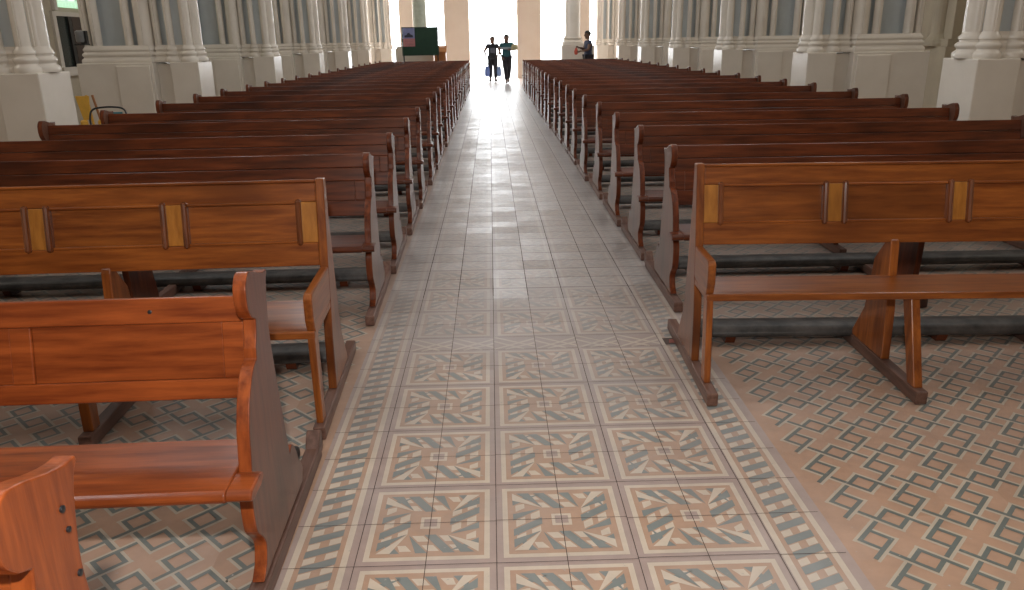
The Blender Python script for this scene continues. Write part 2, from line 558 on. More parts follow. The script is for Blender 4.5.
def pilaster(x, s, y0, y1, n):
    mb = MB()
    xa, xb = sorted((x, x + s * .35)); mb.box(xa, xb, y0 - .1, y1 + .1, 0, 1.3)
    xa, xb = sorted((x, x + s * .30)); mb.box(xa, xb, y0 - .05, y1 + .05, 1.3, 1.42)
    xa, xb = sorted((x, x + s * .22)); mb.box(xa, xb, y0, y1, 1.42, 6.0)
    mb.lathe(x + s * .22, (y0 + y1) / 2, [(.26, 1.3), (.26, 1.36), (.2, 1.42), (.14, 1.5), (.14, 6.0)], 18)
    struct(mb.build('trim_%d' % n, M_WALL, bevel=.008))
k = 1
for i in range(7):
    for s, x in ((1, LX), (-1, RX)):
        pilaster(x, s, 5.1 + 4.3 * i, 5.9 + 4.3 * i, k); k += 1

# ------------------------------------------------------------------ compound piers
MOULD = [(.085, 0), (.09, .02), (.09, .05), (.075, .07), (.05, .085), (.045, .10), (.055, .115), (.07, .13), (.07, .15),
         (.05, .17), (.03, .18), (.03, .20), (.045, .21), (.045, .235), (.02, .26), (.0, .29)]
ZP = 1.27
def make_pier(s):
    """origin: near inner corner of plinth on the floor; s=+1 right arcade"""
    root = empty('clustered_pier')
    X = lambda u: s * u
    def bx(mb, u0, u1, v0, v1, z0, z1):
        a, b = sorted((X(u0), X(u1))); mb.box(a, b, v0, v1, z0, z1)
    p = MB()
    bx(p, 0, .42, 0, .60, 0, ZP); bx(p, .20, .72, .14, .80, 0, ZP - .02)
    bx(p, .66, 1.78, -.03, .95, 0, ZP); bx(p, .70, 1.20, -.06, .98, 0, ZP - .04)
    bx(p, -.05, .47, -.05, .65, 0, .28); bx(p, .62, 1.84, -.09, 1.02, 0, .28)
    p.build('plinth', M_CREAM, root, bevel=.012)
    shafts = [(.10, .30, .095), (.80, .20, .12), (.86, .72, .12), (.16, .13, .07), (.40, .12, .055), (.16, .47, .07), (.62, .20, .055),
              (1.03, .16, .06), (1.50, .16, .07), (1.66, .20, .055), (.52, .70, .08)]
    core = (.30, 1.70, .24, .72)
    m = MB()
    for u, v, r in shafts[:5]:
        m.lathe(X(u), v, [(r + a * .62, ZP + z * .85) for a, z in MOULD], 24)
    def rr(u0, u1, v0, v1, prof):
        rings = []
        for a, z in prof:
            xs = sorted((X(u0 - a), X(u1 + a)))
            rings.append([(xs[0], v0 - a, z), (xs[1], v0 - a, z), (xs[1], v1 + a, z), (xs[0], v1 + a, z)])
        m.rings(rings)
    rr(.74, 1.66, .08, .84, [(a * .62, ZP + z * .85) for a, z in MOULD])
    rr(.12, .62, .13, .52, [(a * .62, ZP + z * .85) for a, z in MOULD])
    m.build('base_moulding', M_CREAM, root, smooth=True)
    c = MB(); bx(c, *core, ZP + .2, 5.2); bx(c, .12, .48, .14, .48, ZP + .2, 5.2); c.build('core', M_BLUE, root)
    for i, (u, v, r) in enumerate(shafts):
        h = MB(); h.lathe(X(u), v, [(r, ZP + .2), (r, 5.2)], 24)
        # slender fillet strip running up the shaft
        a, b = sorted((X(u - .012), X(u + .012)))
        h.box(a, b, v - r - .012, v - r + .01, ZP + .25, 5.2)
        h.build('shaft', M_CREAM, root, smooth=True)
    return root
def copy_tree(o, parent=None):
    c = o.copy(); COL.objects.link(c)
    if parent: c.parent = parent
    for ch in [x for x in o.children]:
        copy_tree(ch, c)
    return c
ORD = ['first', 'second', 'third', 'fourth', 'fifth', 'sixth', 'seventh', 'eighth', 'ninth', 'tenth', 'eleventh', 'twelfth',
       'thirteenth', 'fourteenth', 'fifteenth', 'sixteenth', 'seventeenth', 'eighteenth', 'nineteenth', 'twentieth',
       'twenty-first', 'twenty-second', 'twenty-third', 'twenty-fourth', 'twenty-fifth']
for s, x, ys, side in ((1, NRX, [7.6, 11.75, 16.15, 20.5, 24.85, 29.2], 'right'), (-1, NLX, [7.95, 12.3, 16.6, 21.0, 25.3, 29.6], 'left')):
    proto = make_pier(s)
    for i, y in enumerate(ys + [32.6]):
        o = proto if i == 0 else copy_tree(proto)
        o.location = (x if i < 6 else (4.28 if s == 1 else -3.90), y, 0)
        tag(o, 'cream painted clustered pier on a tall plinth, %s from the camera along the %s side' % (ORD[i], side), 'pillar',
            'clustered piers of the %s arcade' % side)

# ------------------------------------------------------------------ pews
# scroll-ended pew.  local frame: x along the pew from the aisle end (0) outwards, y=0 seat front, towards the entrance +y
END = [(.11, .07, 1), (.15, .10, 1), (.17, .15), (.15, .19), (.11, .235), (.10, .30), (.105, .36), (.12, .385, 1), (.14, .47), (.15, .52), (.19, .60),
       (.245, .655), (.29, .67, 1), (.295, .70, 1), (.315, .735), (.325, .775, 1), (.295, .79, 1), (.270, .82), (.265, .86), (.275, .892), (.305, .914), (.345, .908),
       (.40, .889), (.45, .876), (.485, .874, 1), (.488, .862, 1), (.472, .845), (.455, .78), (.445, .70), (.455, .60), (.47, .50),
       (.495, .36), (.515, .25, 1), (.545, .265, 1), (.58, .24), (.62, .17), (.655, .12), (.63, .075, 1)]
END_P = smooth_profile(END, 4)
TH = .036
def box_pts_slope(x0, x1, w0, w1, d0, d1, yb, zb, yt, zt):
    """box on a leaning plane; w: 0..1 up the plane, d: depth behind the front face"""
    L = Vector((0, yt - yb, zt - zb)); n = Vector((0, L.z, -L.y)).normalized()
    def P(x, w, d):
        q = Vector((0, yb, zb)) + L * w + n * d
        return (x, q.y, q.z)
    return [P(x0, w0, d0), P(x1, w0, d0), P(x1, w0, d1), P(x0, w0, d1), P(x0, w1, d0), P(x1, w1, d0), P(x1, w1, d1), P(x0, w1, d1)]

def make_scroll_pew(W, s, L, name='church_pew', near=False, tall=False):
    """s=+1: pew extends to +x from the aisle end; -1 to -x"""
    root = empty(name)
    X = lambda u: s * u
    def bx(mb, u0, u1, y0, y1, z0, z1):
        a, b = sorted((X(u0), X(u1))); mb.box(a, b, y0, y1, z0, z1)
    for u in (0, L - TH):
        mb = MB(); a, b = sorted((X(u), X(u + TH)))
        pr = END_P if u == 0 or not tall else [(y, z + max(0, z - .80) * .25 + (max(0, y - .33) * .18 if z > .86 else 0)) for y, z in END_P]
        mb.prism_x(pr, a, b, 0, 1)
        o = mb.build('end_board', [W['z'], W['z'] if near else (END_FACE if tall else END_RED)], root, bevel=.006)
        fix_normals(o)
        sc = MB()     # turned-over lip of the scroll, on both sides
        f = MB(); bx(f, u - .008, u + TH + .008, -.03, .93, .004, .062); f.prism_x([(.90, .06), (.93, .02), (.96, .03), (.96, .10), (.93, .115), (.88, .06)], *sorted((X(u - .008), X(u + TH + .008))))
        f.build('foot_rail', W_RAIL, root, bevel=.006)
    # seat with rounded nose passing through the ends
    mb = MB()
    dz = .026 if tall else 0
    prof = [(.0, .405), (.006, .392), (.02, .386), (.30, .386), (.30, .422), (.02, .422), (.006, .418)]
    prof = [(y, z + dz) for y, z in prof]
    a, b = sorted((X(TH), X(L - TH))); mb.prism_x(prof, a, b)
    for u0, u1 in ((-.03, TH + .001), (L - TH - .001, L + .03)):
        mb.prism_x([(y, z + dz) for y, z in [(.004, .398), (.02, .387), (.10, .387), (.128, .40), (.128, .412), (.10, .4215), (.02, .4215), (.004, .412)]], *sorted((X(u0), X(u1))))
    o = mb.build('seat', W['x'], root, bevel=.005); fix_normals(o)
    # backrest
    yb, zb, yt, zt = (.285, .562, .36, .903) if tall else (.285, .555, .345, .838)
    wt, wb = (.57, .25) if tall else (.75, .20)
    mb = MB()
    nb = 4
    a0, a1 = TH + .001, L - TH - .001
    def bp(mb, u0, u1, w0, w1, d0=0, d1=.03):
        a, b = sorted((X(u0), X(u1))); mb.hexa(box_pts_slope(a, b, w0, w1, d0, d1, yb, zb, yt, zt))
    bp(mb, a0, a1, .785 if tall else wt, 1.0); bp(mb, a0, a1, 0, wb)
    if tall: bp(mb, a0, a1, wt, .78, .002)
    st = .06
    pitch = (a1 - a0 - st) / nb
    for i in range(nb + 1):
        bp(mb, a0 + i * pitch, a0 + i * pitch + st, wb, wt)
    back = mb.build('backrest', W['x'], root, bevel=.004)
    for i in range(nb):
        p = MB(); bp(p, a0 + i * pitch + st, a0 + (i + 1) * pitch, wb, wt, .006, .026)
        p.build('panel', W['x'], back, bevel=.003)
    # middle support board
    for u in (L * .5,):
        mb = MB()
        a, b = sorted((X(u), X(u + .035)))
        mb.prism_x([(.10, .06), (.08, .385), (.30, .385), (.31, .56), (.345, .56), (.37, .385), (.44, .06)], a, b)
        o = mb.build('support', W['z'], root, bevel=.004); fix_normals(o)
        f = MB(); bx(f, u - .008, u + .043, -.03, .96, .004, .062); f.build('foot_rail', W_RAIL, root, bevel=.006)
    kneeler(root, X, L, W)
    return root

def kneeler(root, X, L, W, y0=.70, z0=.045):
    mb = MB()
    c = [(y0, z0), (y0 - .008, z0 + .02), (y0 + .01, z0 + .052), (y0 + .05, z0 + .064), (y0 + .12, z0 + .062), (y0 + .16, z0 + .045), (y0 + .165, z0 + .015), (y0 + .15, z0)]
    mb.prism_x(c, *sorted((X(.055), X(L - .055))))
    k = mb.build('kneeler', M_VINYL, root, smooth=True, bevel=.01); fix_normals(k)
    for u in (.25, L * .5 - .15, L - .3):
        b = MB(); b.prism_x([(y0 + .03, .006), (y0 + .01, z0), (y0 + .15, z0), (y0 + .13, .006)], *sorted((X(u), X(u + .05))))
        o = b.build('kneeler_foot', W['x'], k); fix_normals(o)

def make_panel_pew(s, nb, mids, ff):
    W = W_GOLD
    root = empty('panelled_pew')
    X = lambda u: s * u
    def bx(mb, u0, u1, y0, y1, z0, z1):
        a, b = sorted((X(u0), X(u1))); mb.box(a, b, y0, y1, z0, z1)
    pitch = .555; st = .075
    L = .05 + .07 + nb * pitch + .045 + .01
    # here y=0 is the front tip of the foot rail
    yb, zb, yt, zt = .425, .605, .485, .955
    side = [(.36, .062), (.37, .30), (.395, .44), (.415, .60), (.475, .965), (.53, .962), (.53, .80), (.56, .50), (.60, .24), (.72, .062)]
    for u in (0, L - TH):
        mb = MB(); mb.prism_x(side, *sorted((X(u), X(u + TH))))
        o = mb.build('end_board', W['z'], root, bevel=.005); fix_normals(o)
        mb = MB(); mb.prism_x([(ff + .02, .44), (ff, .50), (ff, .585), (ff + .02, .602), (.42, .602), (.41, .47), (.39, .455)], *sorted((X(u + .001), X(u + TH - .001))))
        o = mb.build('armrest', W['y'], root, bevel=.006); fix_normals(o)
        mb = MB(); mb.prism_x([(ff * .6 + .02, .062), (ff * .6 + .085, .062), (ff + .075, .43), (ff, .43)], *sorted((X(u + .004), X(u + TH - .004))))
        o = mb.build('leg', W['z'], root, bevel=.005); fix_normals(o)
        f = MB(); bx(f, u - .006, u + TH + .006, 0, .95, .004, .062); f.build('foot_rail', W_RAIL, root, bevel=.006)
    for u in mids:
        mb = MB(); mb.prism_x(side[:4] + [(.425, .62), (.455, .62)] + side[7:], *sorted((X(u), X(u + .04))))
        o = mb.build('support', W['z'], root, bevel=.005); fix_normals(o)
        mb = MB(); mb.prism_x([(.04, .062), (.105, .062), (ff + .10, .4235), (ff + .02, .4235)], *sorted((X(u), X(u + .04))))
        o = mb.build('leg', W['z'], root, bevel=.005); fix_normals(o)
        f = MB(); bx(f, u - .006, u + .046, 0, .95, .004, .062); f.build('foot_rail', W_RAIL, root, bevel=.006)
    mb = MB(); bx(mb, .002, L - .002, ff, .42, .424, .456)
    mb.build('seat', W['x'], root, bevel=.006)
    def bp(mb, u0, u1, w0, w1, d0=0, d1=.032):
        a, b = sorted((X(u0), X(u1))); mb.hexa(box_pts_slope(a, b, w0, w1, d0, d1, yb, zb, yt, zt))
    a0 = TH + .001; a1 = L - TH - .001
    mb = MB()
    bp(mb, a0, a1, .76, .985); bp(mb, a0, a1, 0, .28)
    bp(mb, a0, a1, .985, 1.02, -.006, .04)
    back = mb.build('backrest', W['x'], root, bevel=.004)
    p0 = a0 + .068
    for ua, ub in [(a0, p0), (a1 - .068, a1)] + [(p0 + i * pitch - st, p0 + i * pitch) for i in range(1, nb)]:
        mb = MB(); bp(mb, ua, ub, .28, .76)
        mb.build('muntin', W_GOLD_LIGHT, back, bevel=.003)
    for i in range(nb):
        u0 = p0 + i * pitch; u1 = u0 + pitch - st
        if i == nb - 1: u1 = a1 - .068
        p = MB(); bp(p, u0, u1, .28, .76, .016, .031)
        p.build('panel', W['x'], back, bevel=.002)
        # bolection moulding round the panel: fat rounded uprights, slim rails
        for ua, ub in ((u0 - .006, u0 + .018), (u1 - .018, u1 + .006)):
            r = MB(); bp(r, ua, ub, .245, .795, -.020, .025)
            r.build('moulding', M_MOULD, back, bevel=.011)
        for wa in (.27, .735):
            r = MB(); bp(r, u0 + .016, u1 - .016, wa, wa + .035, -.004, .015)
            r.build('moulding', W['x'], back, bevel=.005)
    kneeler(root, X, L, W_DARK, .70)
    return root

# left block
pew = make_scroll_pew(W_RED, -1, 2.45); pew.location = (-.66, 1.745, 0); pew.rotation_euler.z = math.radians(1.3)
tag(pew, 'orange-red scroll-ended wooden pew, whole seat in view, second from the camera on the left', 'pew', 'front pews of the left block')
def bolt(parent, p, axis, rad=.006):
    b = MB(); b.lathe(0, 0, [(rad, -.004), (rad, .0025), (rad * .6, .0035)], 12)
    o = b.build('bolt', M_DARKMETAL, parent, smooth=True, loc=p)
    if axis == 'x': o.rotation_euler = (0, PI / 2, 0)
    else: o.rotation_euler = (PI / 2 - .2, 0, 0)
for bxx in (-.29, -1.6): bolt(pew, (bxx, .339, .80), 'y')
p0 = make_scroll_pew(W_RED, -1, 2.45, near=True)
bolt(p0, (0.001, .42, .815), 'x'); bolt(p0, (0.001, .425, .775), 'x', .005); bolt(p0, (0.001, .43, .69), 'x'); p0.location = (-.685, .66, 0)
tag(p0, 'reddish wooden pew cut off by the bottom left corner, only its scrolled end showing', 'pew', 'front pews of the left block')
lp = make_panel_pew(-1, 5, (.90, 1.82), .02); lp.location = (-.69, 2.80, 0); lp.rotation_euler.z = math.radians(2.0)
tag(lp, 'golden brown pew with framed back panels and flat armrest in the left block', 'pew')
dl = {}
YL = [4.14, 5.16, 6.28, 7.33, 8.60, 9.70, 10.75, 11.86, 12.9, 13.95, 15.0, 16.05, 17.1, 18.15, 19.2, 20.25, 21.3, 22.35, 23.4, 24.45, 25.5, 26.55]
for i, y in enumerate(YL):
    L = 2.66 if i == 0 else (2.80 if i == 1 else 2.95)
    if L in dl: o = copy_tree(dl[L])
    else: o = dl[L] = make_scroll_pew(W_DARK, -1, L, tall=True)
    o.location = (-.68 + random.uniform(-.012, .012), y, 0); o.rotation_euler.z = math.radians(1.4 if i < 5 else .8)
    tag(o, 'dark red-brown scroll-ended pew, %s behind the golden panelled pew in the left block' % ORD[i], 'pew', 'dark pews of the left block')
# right block
rp = make_panel_pew(1, 5, (.88, 1.76), .15); rp.location = (.895, 3.01, 0); rp.rotation_euler.z = math.radians(-2.2)
tag(rp, 'golden brown pew with framed back panels and open legs at the front right', 'pew')
YR = [4.25, 5.36, 6.43, 7.60, 8.66, 9.85, 10.9, 12.0, 13.05, 14.15, 15.2, 16.3, 17.4, 18.45, 19.5, 20.6, 21.7, 22.75, 23.8, 24.9, 26.0]
dr = {}
for i, y in enumerate(YR):
    L = 2.82 if i < 2 else (2.90 if i == 2 else 3.06)
    if L in dr: o = copy_tree(dr[L])
    else: o = dr[L] = make_scroll_pew(W_DARK, 1, L, tall=True)
    o.location = (1.035 + random.uniform(-.012, .012), y, 0); o.rotation_euler.z = math.radians(-.8)
    tag(o, 'dark red-brown scroll-ended pew, %s behind the golden panelled pew in the right block' % ORD[i], 'pew', 'dark pews of the right block')

# ------------------------------------------------------------------ columns near the entrance
def end_column(x, y, r, px0, px1, label, col):
    root = empty('round_column', (x, y, 0))
    p = MB(); p.box(px0 - x, px1 - x, -.45, .45, 0, 1.30); p.box(px0 - x + .05, px1 - x - .05, -.40, .40, 1.30, 1.36)
    p.build('plinth', M_CREAM, root, bevel=.02)
    s = MB(); s.lathe(0, 0, [(r + .12, 1.36), (r + .12, 1.42), (r + .05, 1.5), (r + .08, 1.55), (r, 1.66), (r, 5.2)], 28)
    s.build('column_shaft', col, root, smooth=True)
    c = MB(); c.box(-.5, .5, -.5, .5, 5.2, HC); c.build('impost', M_CREAM, root)
    tag(root, label, 'pillar')
end_column(-2.47, 29.6, .24, -3.35, -2.0, 'pale green-grey round column behind the green notice board', simple('green_grey_paint', (.40, .42, .33), .4))
end_column(2.98, 29.6, .27, 2.56, 3.72, 'cream round column behind the standing man in navy', M_CREAM)

# ------------------------------------------------------------------ notice board
nb_ = empty('notice_board', (-2.38, 28.35, 0))
b = MB(); b.box(-.60, .60, -.025, .025, 1.08, 1.97)
b.build('board_panel', simple('green_baize', (.012, .045, .025), .8), nb_, bevel=.004)
b = MB()
for a in ((-.62, .62, 1.06, 1.085), (-.62, .62, 1.965, 1.99)): b.box(a[0], a[1], -.035, .035, a[2], a[3])
b.box(-.63, -.605, -.035, .035, 1.06, 1.99); b.box(.605, .63, -.035, .035, 1.06, 1.99)
b.build('frame', simple('dark_green_frame', (.015, .03, .02), .4), nb_)
for x in (-.585, .585):
    l = MB(); l.box(x - .02, x + .02, -.02, .02, 0.0, 1.07); l.box(x - .02, x + .02, -.25, .25, 0, .04)
    l.build('leg', M_DARKMETAL, nb_)
tag(nb_, 'dark green notice board on legs with one poster, beyond the left pews', 'notice board')
po = MB()
po.box(0, .40, 0, .004, 0, .60, 0); po.box(.0, .40, -.002, 0, .26, .60, 1)
po.poly([(.05, -.004, .30), (.34, -.004, .30), (.33, -.004, .37), (.25, -.004, .40), (.22, -.004, .45), (.15, -.004, .43), (.13, -.004, .38), (.05, -.004, .36)], 2)
for zz in (.05, .10, .15, .20): po.box(.05, .35, -.003, 0, zz, zz + .018, 3)
po_o = po.build('poster', [simple('poster_pink', (.50, .20, .20), .5), simple('poster_blue', (.22, .24, .42), .5), simple('poster_dark', (.03, .03, .05), .5), simple('poster_text', (.35, .16, .17), .5)],
                loc=(-2.96, 28.318, 1.36))
tag(po_o, 'blue and pink poster pinned at the upper left of the green board', 'poster')
le = empty('wooden_lectern', (-1.74, 28.87, 0))
l = MB(); l.prism_x([(-.18, .05), (-.20, 1.15), (.0, 1.30), (.15, 1.33), (.18, .05)], -.20, .20)
o = l.build('body', simple('orange_wood', (.45, .16, .045), .4), le, bevel=.01); fix_normals(o)
l = MB(); l.box(-.24, .24, -.24, .24, 0, .06); l.build('base', simple('orange_wood_dark', (.28, .09, .03), .4), le, bevel=.01)
l = MB(); l.hexa([(-.23, -.24, 1.14), (.23, -.24, 1.14), (.23, .18, 1.34), (-.23, .18, 1.34), (-.23, -.24, 1.17), (.23, -.24, 1.17), (.23, .18, 1.37), (-.23, .18, 1.37)])
l.build('desk_top', simple('orange_wood_top', (.5, .2, .06), .4), le, bevel=.005)
tag(le, 'orange-brown wooden lectern standing right of the green notice board', 'lectern')

# ------------------------------------------------------------------ chair, yellow stand, wall speaker on the left
ch = empty('metal_frame_chair', (-4.79, 10.15, 0), math.radians(8))
fr = MB()
def arc(pts, n=6):
    out = []
    P = [Vector(p) for p in pts]
    for i in range(len(P) - 1):
        a, b_, c, d = P[max(i - 1, 0)], P[i], P[i + 1], P[min(i + 2, len(P) - 1)]
        for k in range(n):
            t = k / n
            out.append(.5 * ((2 * b_) + (-a + c) * t + (2 * a - 5 * b_ + 4 * c - d) * t * t + (-a + 3 * b_ - 3 * c + d) * t ** 3))
    out.append(P[-1]); return out
fr.tube(arc([(-.22, -.02, .50), (-.255, .0, .72), (-.245, .02, .86), (-.20, .04, .93), (-.08, .05, .955), (.08, .05, .955), (.20, .04, .93), (.245, .02, .86), (.255, .0, .72), (.22, -.02, .50)]), .014)
fr.build('back_frame', M_DARKMETAL, ch, smooth=True)
for x in (-.22, .22):
    for y, yb_ in ((-.02, .06), (-.42, -.46)):
        l = MB(); l.tube([(x, y, .47 if y < -.1 else .50), (x * 1.08, yb_, 0)], .013); l.build('leg', M_DARKMETAL, ch, smooth=True)
TEAL = simple('teal_plastic', (.06, .24, .29), .35)
l = MB()
rings = []
for t in range(9):
    z = .52 + .36 * t / 8
    yy = .01 + .03 * t / 8
    rings.append([(-.12 - .0 * t, yy - .012, z), (.0, yy + .012, z), (.19, yy - .012, z), (.19, yy + .004, z), (.0, yy + .028, z), (-.12, yy + .004, z)])
l.rings(rings); o = l.build('backrest', TEAL, ch, smooth=True)
l = MB(); l.prism_x([(-.44, .44), (-.46, .46), (-.44, .478), (-.02, .47), (.0, .455), (-.02, .44)], -.22, .22); o = l.build('seat', TEAL, ch, bevel=.008); fix_normals(o)
ch.scale = (.86, 1.0, .82)
tag(ch, 'teal plastic chair with black bent-tube frame beside the left piers', 'chair')

YEL = simple('yellow_paint', (.75, .42, .06), .4)
ys_ = empty('yellow_stand', (-5.50, 11.15, 0), math.radians(5))
l = MB(); l.hexa([(-.10, 0, .55), (-.01, 0, .55), (-.01, .02, .55), (-.10, .02, .55), (-.16, 0, .87), (.02, 0, .87), (.02, .02, .87), (-.16, .02, .87)]); l.build('sign_panel', YEL, ys_, bevel=.004)
for xa, xb in ((-.02, .05), (.06, .20)):
    l = MB(); l.tube([(xa, .02, .88), (xb, .03, .03)], .017); l.build('leg', YEL if xa < 0 else simple('orange_brown_leg', (.35, .14, .04), .4), ys_, smooth=True)
for x in (-.10, .13):
    l = MB(); l.lathe(x, .01, [(.03, .46), (.05, .48), (.05, .53), (.03, .55)], 14); l.build('knob', YEL, ys_, smooth=True)
l = MB(); l.box(-.22, .22, -.14, .16, 0, .05); l.box(-.12, .16, -.02, .03, .05, .46); l.build('base', simple('brown_base', (.12, .08, .05), .5), ys_, bevel=.006)
tag(ys_, 'yellow upright stand with slanting brown leg, between the left piers', 'stand')

sp = empty('wall_spotlight', (-5.98, 12.22, 1.63))
l = MB(); l.box(-.05, .10, -.10, .06, -.10, -.08); l.box(.0, .09, .0, .06, -.1, .1); l.build('bracket', M_DARKMETAL, sp)
l = MB(); l.lathe(0, 0, [(.045, -.06), (.06, -.04), (.06, .09), (.03, .11)], 16); l.build('lamp_head', simple('grey_metal', (.25, .25, .25), .3), sp, smooth=True)
tag(sp, 'small grey spotlight fixed to the outer edge of the second left pier', 'lamp')

# debris: broken tile bit at the right border, crumbs of plaster
br = MB(); br.box(-.06, .06, -.045, .045, .0012, .003); br.poly([(-.04, -.03, .0045), (.05, -.02, .0045), (.03, .03, .0045), (-.03, .02, .0045)], 1)
o = br.build('broken_tile', [T_GROUT, simple('red_tile_bit', (.25, .08, .06), .6)], loc=(.93, 3.78, 0))
tag(o, 'broken floor tile patch at the foot of the right panelled pew', 'tile')

# ------------------------------------------------------------------ people
def person(loc, rz, P, cols, label, hair_long=False, shorts=False, scale=1.0):
    """P: joint dict in local coords, facing -y"""
    root = empty('person', loc, rz); root.scale = (scale,) * 3
    SK = simple('skin_%s' % P['id'], cols['skin'], .5)
    def skin(name, chains, mat, sub=2):
        verts, edges, rad = [], [], []
        idx = {}
        def add(p, r):
            key = tuple(round(c, 4) for c in p)
            if key in idx: return idx[key]
            k_ = P.get('fat', 1.32) if (r[0] if isinstance(r, tuple) else r) > .03 else 1.0
            idx[key] = len(verts); verts.append(p); rad.append((r[0] * k_, r[1] * k_) if isinstance(r, tuple) else (r * k_, r * k_)); return idx[key]
        for ch_ in chains:
            pr = None
            for p, r in ch_:
                i = add(p, r)
                if pr is not None and pr != i: edges.append((pr, i))
                pr = i
        me = bpy.data.meshes.new(name); me.from_pydata(verts, edges, [])
        o = bpy.data.objects.new(name, me); COL.objects.link(o); o.parent = root
        m = o.modifiers.new('skin', 'SKIN'); m.use_smooth_shade = True; m.branch_smoothing = .6
        for i, r in enumerate(rad): me.skin_vertices[0].data[i].radius = r
        me.skin_vertices[0].data[0].use_root = True
        s = o.modifiers.new('sub', 'SUBSURF'); s.levels = sub; s.render_levels = sub
        me.materials.append(mat); return o
    pel, chest, neck, head = P['pelvis'], P['chest'], P['neck'], P['head']
    V = Vector
    def lerp(a, b, t): return tuple(V(a).lerp(V(b), t))
    chains = [[(pel, (.15, .10)), (lerp(pel, chest, .5), (.135, .095)), (chest, (.165, .105)), (neck, (.055, .055))]]
    hd = V(head)
    chains.append([(neck, (.055, .055)), (tuple(hd + V((0, .01, -.10))), (.055, .06)), (tuple(hd + V((0, -.005, -.04))), (.068, .08)), (tuple(hd + V((0, 0, .04))), (.076, .092)), (tuple(hd + V((0, .005, .10))), (.05, .06))])
    arms, legs = [], []
    for k in ('L', 'R'):
        sh, el, wr = P['sh' + k], P['el' + k], P['wr' + k]
        arms.append([(chest, (.165, .105)), (sh, .058), (lerp(sh, el, .5), .047), (el, .038), (lerp(el, wr, .4), .037), (wr, .025)])
        d = (V(wr) - V(el)).normalized(); side_ = d.cross(V((0, 1, 0)));
        if side_.length < .1: side_ = d.cross(V((1, 0, 0)))
        side_.normalize(); palm = V(wr) + d * .06
        arms[-1].append((tuple(palm), (.032, .018)))
        for q, (off, ln) in enumerate(((-.030, .07), (-.010, .085), (.010, .08), (.028, .062))):
            b0 = palm + side_ * off + d * .03
            nrm = d.cross(side_)
            arms.append([(tuple(palm), (.032, .018)), (tuple(b0), .009), (tuple(b0 + d * ln * .5 + nrm * .008), .0085), (tuple(b0 + d * ln * .8 + nrm * .03), .007)])
        th = V(wr) + d * .02 - side_ * .035
        arms.append([(wr, .025), (tuple(th), .011), (tuple(th + d * .04 - side_ * .02), .009)])
        hp, kn, an, toe = P['hp' + k], P['kn' + k], P['an' + k], P['toe' + k]
        legs.append([(pel, (.15, .10)), (hp, .085), (lerp(hp, kn, .5), .07), (kn, .052), (lerp(kn, an, .35), .052), (an, .032), (toe, (.035, .02))])
    skin('body', chains + arms + legs, SK)
    # clothes
    sh_l = P.get('sleeve', .55)
    top = [[(lerp(pel, chest, -.32), (.15, .12)), (lerp(pel, chest, -.05), (.150, .115)), (lerp(pel, chest, .5), (.148, .110)), (chest, (.185, .125)), (lerp(chest, neck, .75), (.085, .075))]]
    for k in ('L', 'R'):
        top.append([(chest, (.185, .125)), (P['sh' + k], .075), (lerp(P['sh' + k], P['el' + k], sh_l), .062)])
    skin('shirt', top, cols['shirt'])
    tr = []
    for k in ('L', 'R'):
        c = [(pel, (.120, .095)), (P['hp' + k], .10), (lerp(P['hp' + k], P['kn' + k], .5), .085), (P['kn' + k], .068)]
        if not shorts: c += [(lerp(P['kn' + k], P['an' + k], .5), .06), (lerp(P['kn' + k], P['an' + k], .92), .05)]
        tr.append(c)
    skin('trousers', tr, cols['trousers'])
    for k in ('L', 'R'):
        an, toe = V(P['an' + k]), V(P['toe' + k])
        skin('shoe', [[(tuple(an + (an - toe).normalized() * .03 + V((0, 0, -.035))), (.038, .035)), (tuple((an + toe) / 2 + V((0, 0, -.02))), (.042, .034)), (tuple(toe), (.04, .026))]], cols['shoe'])
    def ell(name, c, r, mat, sub=None):
        bm = bmesh.new(); bmesh.ops.create_uvsphere(bm, u_segments=20, v_segments=14, radius=1)
        for v in bm.verts: v.co = V((v.co.x * r[0], v.co.y * r[1], v.co.z * r[2])) + V(c)
        if sub: 
            bmesh.ops.delete(bm, geom=[v for v in bm.verts if sub(v.co)], context='VERTS')
        me = bpy.data.meshes.new(name); bm.to_mesh(me); bm.free(); me.materials.append(mat)
        for p_ in me.polygons: p_.use_smooth = True
        o = bpy.data.objects.new(name, me); COL.objects.link(o); o.parent = root; return o
    hc = hd + V((0, .012, .045))
    ell('hair', hc, (.105, .122, .102), cols['hair'], lambda co: (co.y < hd.y - .045 and co.z < hd.z + .06) or co.z < hd.z - .04)
    DK = simple('eye_%s' % P['id'], (.02, .012, .01), .3)
    for sx in (-1, 1):
        ell('eye', hd + V((sx * .035, -.100, .01)), (.011, .008, .007), DK)
        ell('ear', hd + V((sx * .096, .01, -.005)), (.010, .018, .028), SK)
    ell('nose', hd + V((0, -.112, -.018)), (.012, .018, .020), SK)
    ell('mouth', hd + V((0, -.100, -.055)), (.024, .009, .006), simple('lip_%s' % P['id'], (.20, .06, .05), .5))
    tag(root, label, 'person')
    return root, skin, ell

BLACK = simple('black_cloth', (.018, .018, .025), .8)
NAVY = simple('navy_cloth', (.035, .05, .10), .8)
TEALC = simple('teal_cloth', (.02, .10, .12), .8)
HAIR = simple('black_hair', (.012, .009, .008), .5)
GREYC = simple('grey_print_cloth', (.12, .13, .17), .8)
BROWN = (.16, .085, .055)
SHOE = simple('dark_shoe', (.02, .017, .015), .5)

